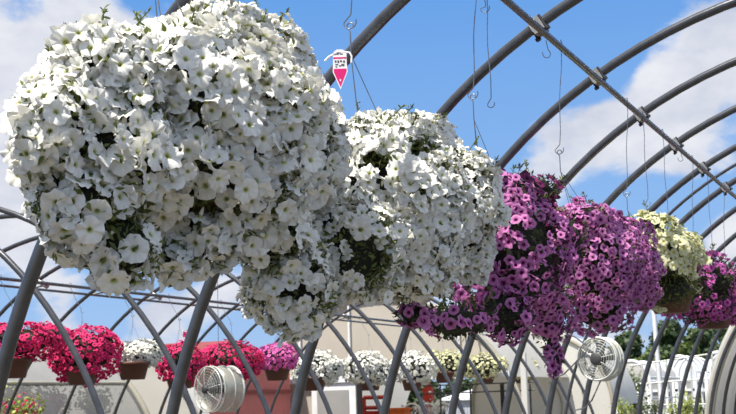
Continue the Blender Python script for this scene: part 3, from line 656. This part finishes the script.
# corrugated shed
sA = at(452, 395, dep=34); sB = at(534, 388, dep=34); sh = empty('metal_shed', (sA[0], sA[1], 0), 'low metal shed with a pale blue corrugated roof below the pale yellow baskets', 'building')
zt = at(490, 384, dep=38)[2]; ze = at(490, 397, dep=34)[2]
mb = MB(); mb.add([(sA[0]-.4, 34*U, ze), (sB[0]+2, 34*U, ze), (sB[0]+2, 39*U, zt+.1), (sA[0]-.4, 39*U, zt+.1), (sA[0]-.4, 34*U, ze-.08), (sB[0]+2, 34*U, ze-.08), (sB[0]+2, 39*U, zt), (sA[0]-.4, 39*U, zt)], [(0, 1, 2, 3), (7, 6, 5, 4), (0, 4, 5, 1), (1, 5, 6, 2), (2, 6, 7, 3), (3, 7, 4, 0)]); mb.build('roof', MT['whitepaint'], sh)
mb = MB(); mb.box(((sA[0]+sB[0])/2+.8, 36.5*U, (ze-.1)/2), ((sB[0]-sA[0])/2+1.1, 2.4*U, (ze-.1)/2)); mb.build('wall', MT['metalroof'], sh)
# rails of a bench frame in the opening
rt = empty('pipe_rack', tuple(at(480, 414, dep=24)*[1, 1, 0]), 'grey pipe rack standing below the pale yellow baskets', 'rack')
for yy in (383, 391): MB().tube([at(420, yy+3, dep=24.2), at(535, yy-1, dep=24.2)], .018, 6).build('rail', MT['steel'], rt)
for x in (440, 470, 502, 530): p = at(x, 384, dep=24.2); MB().tube([(p[0], p[1], 0), p], .022 if x != 502 else .05, 6).build('upright', MT['steel'] if x != 502 else MT['black'], rt)

# F: cream tunnel end behind the drooping purple strand
FD = 27.0; r0 = at(613, 414, dep=FD)[0]/U; c0 = at(541, 400, dep=FD)[0]/U; ft = (at(545, 334, dep=FD)[2]-EYE)/U; FR = r0-c0; fz = ft-FR
tF = empty('cream_tunnel', W(c0, FD, -EYE/U), 'cream plastic tunnel end behind the trailing purple strand, left of the white fan', 'greenhouse')
endwall(c0, fz, FR, FD).build('end_wall', MT['polyw'], tF); shell(MB(), c0, fz, FR, FD, 29.4, 0, math.pi).build('cover', MT['polyw'], tF)
mb = rib(MB(), c0, fz, FR+.01, FD-.02, .05); mb.build('end_frame', MT['rib'], tF)
for q in (.62, .3):
    mb = MB(); mb.tube([W(c0+FR*q*math.cos(a)+.0, FD-.03, fz+FR*q*1.25*math.sin(a)) for a in np.linspace(-.9, 1.1, 20) if fz+FR*q*1.25*math.sin(a) > -EYE/U], .025, 6); mb.build('seam', MT['rib'], tF)

# G: covered far end of house A with bulging plastic between ribs
tG = empty('ribbed_tunnel', W(CA, 16.9, -EYE/U), 'cream plastic tunnel with bulging ribs at the lower right edge', 'greenhouse')
mb = MB(); n = 40
ys = np.linspace(16.55, 22.55, 6*16+1); pts = []
for y in ys:
    b = .17*abs(math.sin((y-16.55)*math.pi))**.6
    for a in np.linspace(0, math.pi, n): pts.append(W(CA+(RA+.03+b)*math.cos(a), y, ZA+(RA+.03+b)*math.sin(a)))
    pts[-1][2] = 0; pts[-n][2] = 0
mb.add(pts, [(i*n+j, (i+1)*n+j, (i+1)*n+j+1, i*n+j+1) for i in range(len(ys)-1) for j in range(n-1)], True); mb.build('cover', MT['poly'], tG)
rib(MB(), CA, ZA, RA+.05, 16.5, .06).build('end_frame', MT['rib'], tG)

# ------------------------------------------------------------------ white frames at lower right
def archframe(xl, xr, ytop, dep, depth2, label, fill):
    a = at(xl, 414, dep=dep); b = at(xr, 414, dep=dep); t = at((xl+xr)/2, ytop, dep=dep); cx = (a[0]+b[0])/2; w = (b[0]-a[0])/2; y = a[1]
    rt = empty('white_hoop_tunnel', (cx, y, 0), label, 'tunnel', 'white hoop tunnels at lower right')
    for j in range(4):
        yy = y+j*depth2/3*U
        MB().tube([(cx-w, yy, 0), (cx-w, yy, t[2]-w*1.4)]+[(cx+w*math.cos(q), yy, t[2]-w*1.4+w*1.4*math.sin(q)) for q in np.linspace(math.pi, 0, 20)]+[(cx+w, yy, 0)], .06 if j == 0 else .045, 8).build('hoop', MT['whitepaint'], rt)
    if fill:
        mb = MB(); vs = []
        for yy in (y, y+depth2*U):
            for q in np.linspace(math.pi*.95, .25, 16): vs.append((cx+w*math.cos(q)*.98, yy, t[2]-w*1.4+w*1.37*math.sin(q)))
        mb.add(vs, [(i, i+1, 17+i, 16+i) for i in range(15)], True); mb.build('cover', MT['polyw'], rt)
    for z in (.55, .8): MB().tube([(cx+w, y, t[2]*z), (cx+w, y+depth2*U, t[2]*z)], .03, 6).build('rail', MT['whitepaint'], rt)
    return rt
archframe(616, 652, 361, 34, 4, 'white hoop tunnel just right of the front-facing fan', True)
archframe(668, 698, 356, 40, 3, 'white hoop tunnel standing between the two rearmost ones', False)
archframe(708, 736, 352, 40, 3, 'white hoop tunnel beside the ribbed cream plastic', False)
# glasshouse strip
gA = at(640, 366, dep=46); gB = at(722, 360, dep=46)
gh = empty('white_glasshouse', (gA[0], gA[1], 0), 'low white glasshouse with pale roof under the dark trees', 'greenhouse')
zb = at(680, 380, dep=46)[2]
mb = MB(); mb.add([(gA[0], gA[1], zb), (gB[0]+1, gB[1], zb), (gB[0]+1, gB[1]+3, gA[2]+.25), (gA[0], gA[1]+3, gA[2]+.25), (gA[0], gA[1], zb-.1), (gB[0]+1, gB[1], zb-.1), (gB[0]+1, gB[1]+3, gA[2]+.1), (gA[0], gA[1]+3, gA[2]+.1)], [(0, 1, 2, 3), (7, 6, 5, 4), (0, 4, 5, 1), (1, 5, 6, 2), (2, 6, 7, 3), (3, 7, 4, 0)]); mb.build('roof', MT['metalroof'], gh)
for i, x in enumerate(np.linspace(gA[0]+.1, gB[0]+.9, 7)):
    mb = MB(); mb.box((x, gA[1]-.02, zb/2), (.09, .05, zb/2)); mb.build('mullion', MT['whitepaint'], gh)
    if i < 6 and i % 2 == 0:
        w = (gB[0]+.8-gA[0])/6; mb = MB(); mb.box((x+w/2, gA[1]+.02, zb*.5), (w/2-.1, .01, zb*.45)); mb.build('panel', MT['polygrey'], gh)
for z in (.35, .8): mb = MB(); mb.box(((gA[0]+gB[0])/2+.5, gA[1]-.04, zb*z), ((gB[0]-gA[0])/2+.4, .03, .05)); mb.build('sill', MT['whitepaint'], gh)
# pipe rack and its plants
rt = empty('white_pipe_rack', tuple(at(680, 414, dep=30)*[1, 1, 0]), 'white pipe rack in front of the low white glasshouse', 'rack')
for (x0, y0_, x1, y1_) in [(630, 366, 716, 353), (640, 384, 714, 378), (650, 405, 712, 404)]: MB().tube([at(x0, y0_, dep=30), at(x1, y1_, dep=30)], .022, 6).build('rail', MT['cage'], rt)
for x in (642, 666, 690, 712): p = at(x, 365-(x-630)*.15, dep=30); MB().tube([(p[0], p[1], 0), p], .025, 6).build('upright', MT['cage'], rt)
p0 = at(654, 316, dep=32); p1 = at(661, 400, dep=32); mb = MB(); mb.tube([(p1[0]+.1, p1[1], 0), p1, p0, p0*1.0+[-.1, 0, 1.0]], .075, 4); tag(mb.build('white_pole', MT['whitepaint'], loc=(p1[0], p1[1], 0)), 'thick white pole in front of the dark trees', 'pole')
plants = [(622, 408, 'ylw', .32, 'yellow green potted plant at the foot of the white hoop tunnel'), (641, 409, 'tree2', .3, 'dark green potted plant left of the bright one by the rack'), (655, 407, 'tree2', .3, 'leafy green potted plant below the thick white pole'), (686, 404, 'ylw', .42, 'tall bright yellow green potted plant by the pipe rack'), (700, 411, 'tree2', .3, 'small green potted plant beside the ribbed cream plastic'), (672, 411, 'ylw', .25, 'small yellow green potted plant in the middle of the pipe rack')]
for i, (x, y, m_, r, lab) in enumerate(plants):
    p = at(x, y, dep=24.5+(i*2.3) % 5.1); rt = empty('potted_plant', (p[0], p[1], 0), lab, 'plant', 'potted plants at lower right')
    smallplants(rt, [p, p-[0, 0, .25]], r*.75, 90, m_, 700+i, 'foliage')
    MB().lathe((p[0], p[1], 0), [(0, 0), (.16, 0), (.2, .3), (.17, .3), (0, .26)], 14).build('pot', MT['pot'], rt); MB().tube([(p[0], p[1], .2), p], .03, 6).build('stem', MT['bark'], rt)
p = at(632, 385, dep=30); rt = empty('climbing_plant', (p[0], p[1], 0), 'climbing plant growing up inside the white hoop tunnel', 'plant'); smallplants(rt, [at(627, 380, dep=33), at(630, 390, dep=33), at(634, 400, dep=33), at(631, 408, dep=33)], .4, 90, 'tree2', 720, 'foliage')
MB().tube([(p[0], p[1], 0), at(630, 384, dep=33)], .03, 6).build('stem', MT['bark'], rt)

# ------------------------------------------------------------------ trees
def tree(x, ytop, w, dep, m_, seed, lab, hgt=None):
    t = at(x, ytop, dep=dep); s = px_m(t); R = w*s/2; rt = empty('leafy_tree', (t[0], t[1], 0), lab, 'tree', 'trees beyond the nursery')
    g = np.random.default_rng(seed); H = t[2]; bl = []
    for k in range(9):
        a = g.uniform(0, 6.28); q = g.uniform(.1, .65); z = g.uniform(.25, .86)*H; rr = R*g.uniform(.38, .55)*(1.1-.4*z/H)
        bl.append((np.array([t[0]+R*q*math.cos(a), t[1]+R*q*math.sin(a), min(z, H-rr*.8)]), (rr, rr, rr*.8)))
    bl.append((np.array([t[0], t[1], H-R*.33]), (R*.4, R*.4, R*.33)))
    P, Nn = blob_points(bl, 5200, g, (.75, 1.08), .7, .1); D = nrm(Nn+g.normal(size=Nn.shape)*.6); Rm = frames(D, g)
    v, f = scatter(LV2*[2.2, 1, 1], LF2, P, Rm, .36*g.uniform(.5, 1.2, len(P)))
    VV = [v]; FF = [f]; nb = len(v)
    for c, r in bl:
        v, f = icosphere(c, np.array(r)*.74, 8); VV.append(v); FF.append(f+nb); nb += len(v)
    me = npmesh('crown', np.vstack(VV)-np.array(rt.location), np.vstack(FF), [MT[m_]]); o = bpy.data.objects.new('crown', me); col.objects.link(o); o.parent = rt
    MB().tube([(t[0], t[1], 0), (t[0]+.1, t[1], H*.4), (t[0], t[1], H*.75)], [.28, .22, .1], 8).build('trunk', MT['bark'], rt)
for a in [(628, 334, 60, 64, 'tree', 1, 'dark tree just right of the front-facing fan'), (668, 322, 62, 70, 'tree', 2, 'dark tree behind the thick white pole'), (700, 328, 56, 66, 'tree', 3, 'dark tree left of the ribbed cream plastic'),
          (738, 316, 60, 72, 'tree', 4, 'dark tree behind the ribbed cream plastic'), (655, 352, 42, 61, 'tree2', 5, 'lighter green tree low behind the thick white pole'), (686, 346, 40, 52.5, 'tree2', 6, 'lighter green tree low behind the white glasshouse'),
          (604, 350, 40, 60, 'tree', 8, 'dark tree hidden mostly behind the front-facing fan'),
          (376, 380, 60, 62, 'tree2', 9, 'light green tree behind the red rack'), (420, 379, 70, 66, 'tree', 10, 'dark tree behind the red post'), (465, 381, 60, 70, 'tree', 11, 'dark tree behind the metal shed')]:
    tree(*a)

# ------------------------------------------------------------------ sun and sky
SUN_AZ, SUN_EL = math.radians(197), math.radians(62)      # azimuth from +Y (along the houses) clockwise
sd = np.array([math.sin(SUN_AZ)*math.cos(SUN_EL), math.cos(SUN_AZ)*math.cos(SUN_EL), math.sin(SUN_EL)])
sl = bpy.data.lights.new('sun', 'SUN'); sl.energy = 7.4; sl.angle = math.radians(.53); sl.color = (1, .945, .86)
so = bpy.data.objects.new('sun', sl); col.objects.link(so); so.rotation_euler = Vector(sd).to_track_quat('Z', 'Y').to_euler(); so.location = (0, 0, 30)
w = bpy.data.worlds.new('sky'); sc.world = w; w.use_nodes = True; nt = w.node_tree; N = nt.nodes; L = nt.links
tc = N.new('ShaderNodeTexCoord')
def vm(op, a, b=None):
    v = N.new('ShaderNodeVectorMath'); v.operation = op
    for k, q in enumerate((a, b)):
        if q is None: continue
        if isinstance(q, (tuple, list)): v.inputs[k].default_value = q
        else: L.new(q, v.inputs[k])
    return v
def ma(op, a, b=None, c=None, clamp=False):
    v = N.new('ShaderNodeMath'); v.operation = op; v.use_clamp = clamp
    for k, q in enumerate((a, b, c)):
        if q is None: continue
        if isinstance(q, (int, float)): v.inputs[k].default_value = q
        else: L.new(q, v.inputs[k])
    return v.outputs[0]
dirn = vm('NORMALIZE', tc.outputs['Generated']).outputs[0]
def nz(scale, detail, rough, off=(0, 0, 0), stretch=(1, 1, 1.7), dist=.0):
    n_ = N.new('ShaderNodeTexNoise'); n_.inputs['Scale'].default_value = scale; n_.inputs['Detail'].default_value = detail; n_.inputs['Roughness'].default_value = rough; n_.inputs['Distortion'].default_value = dist
    a = vm('MULTIPLY', dirn, stretch); b = vm('ADD', a.outputs[0], off); L.new(b.outputs[0], n_.inputs['Vector']); return n_.outputs['Fac']
base = nz(9, 9, .6, (3.1, 1.7, .4), dist=.3)
acc = ma('MULTIPLY_ADD', base, 2.6, -1.42)
# cloud banks and clear patches placed by compass direction: (survey pixel, angular size in px, weight)
banks = [((50, 60), 110, .75), ((0, 160), 80, .6), ((115, 25), 60, .35), ((20, 12), 28, -.55), ((135, 2), 22, -.5), ((380, 50), 150, -.9), ((500, 55), 110, -.9), ((250, 10), 60, -.5),
         ((575, 140), 52, .85), ((530, 135), 40, .5), ((650, 95), 52, .6), ((705, 70), 60, .85), ((735, 30), 30, .3), ((600, 60), 40, -.5), ((690, 150), 45, .55), ((640, 150), 45, .45), ((600, 197), 30, -.6), ((665, 205), 42, -.7), ((725, 190), 26, -.6), ((730, 165), 16, .3), ((735, 245), 38, .9), ((560, 10), 60, -.5),
         ((20, 240), 60, .5), ((100, 300), 26, -.55), ((60, 300), 40, .4), ((150, 320), 40, .4), ((180, 272), 24, -.5), ((235, 328), 16, -.6), ((210, 295), 30, .25), ((10, 300), 20, -.2), ((590, 350), 30, .3), ((650, 0), 40, -.5), ((80, 262), 20, -.2)]
for (p, rpx, wt) in banks:
    d = unit(ray(*p)); k = vm('DISTANCE', dirn, tuple(d)).outputs['Value']
    mr = N.new('ShaderNodeMapRange'); mr.interpolation_type = 'SMOOTHSTEP'; mr.inputs[1].default_value = 0; mr.inputs[2].default_value = rpx*1.5/FPX; mr.inputs[3].default_value = wt; mr.inputs[4].default_value = 0
    L.new(k, mr.inputs[0]); acc = ma('ADD', acc, mr.outputs[0])
sz = N.new('ShaderNodeSeparateXYZ'); L.new(dirn, sz.inputs[0]); hi = N.new('ShaderNodeMapRange'); hi.inputs[1].default_value = .38; hi.inputs[2].default_value = .6; hi.inputs[3].default_value = 0; hi.inputs[4].default_value = .9; L.new(sz.outputs['Z'], hi.inputs[0]); acc = ma('ADD', acc, hi.outputs[0])  # extra cloud overhead, out of view, added to make the fill light neutral
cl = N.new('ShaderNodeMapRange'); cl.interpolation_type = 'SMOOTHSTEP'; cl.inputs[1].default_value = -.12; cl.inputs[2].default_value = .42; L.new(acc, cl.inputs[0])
sep = N.new('ShaderNodeSeparateXYZ'); L.new(dirn, sep.inputs[0])
gr = N.new('ShaderNodeValToRGB'); e = gr.color_ramp.elements; e[0].position = 0; e[0].color = (*S(176, 205, 240), 1); e[1].position = .9; e[1].color = (*S(60, 110, 190), 1)
q = e.new(.10); q.color = (*S(150, 192, 242), 1); q = e.new(.30); q.color = (*S(106, 163, 233), 1)
L.new(sep.outputs['Z'], gr.inputs['Fac'])
shade = nz(14, 6, .55, (7.7, 2.2, 5.5))
cc = N.new('ShaderNodeValToRGB'); e = cc.color_ramp.elements; e[0].position = .36; e[0].color = (*S(206, 212, 228), 1); e[1].position = .62; e[1].color = (*S(236, 238, 245), 1); L.new(shade, cc.inputs['Fac'])
mx = N.new('ShaderNodeMix'); mx.data_type = 'RGBA'; L.new(cl.outputs[0], mx.inputs[0]); L.new(gr.outputs[0], mx.inputs[6]); L.new(cc.outputs[0], mx.inputs[7])
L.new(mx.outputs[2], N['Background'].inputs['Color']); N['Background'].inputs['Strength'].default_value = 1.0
vs = sc.view_settings; vs.view_transform = 'Standard'; vs.look = 'None'; vs.exposure = 0; vs.gamma = 1; vs.use_curve_mapping = False
sc.cycles.max_bounces = 8
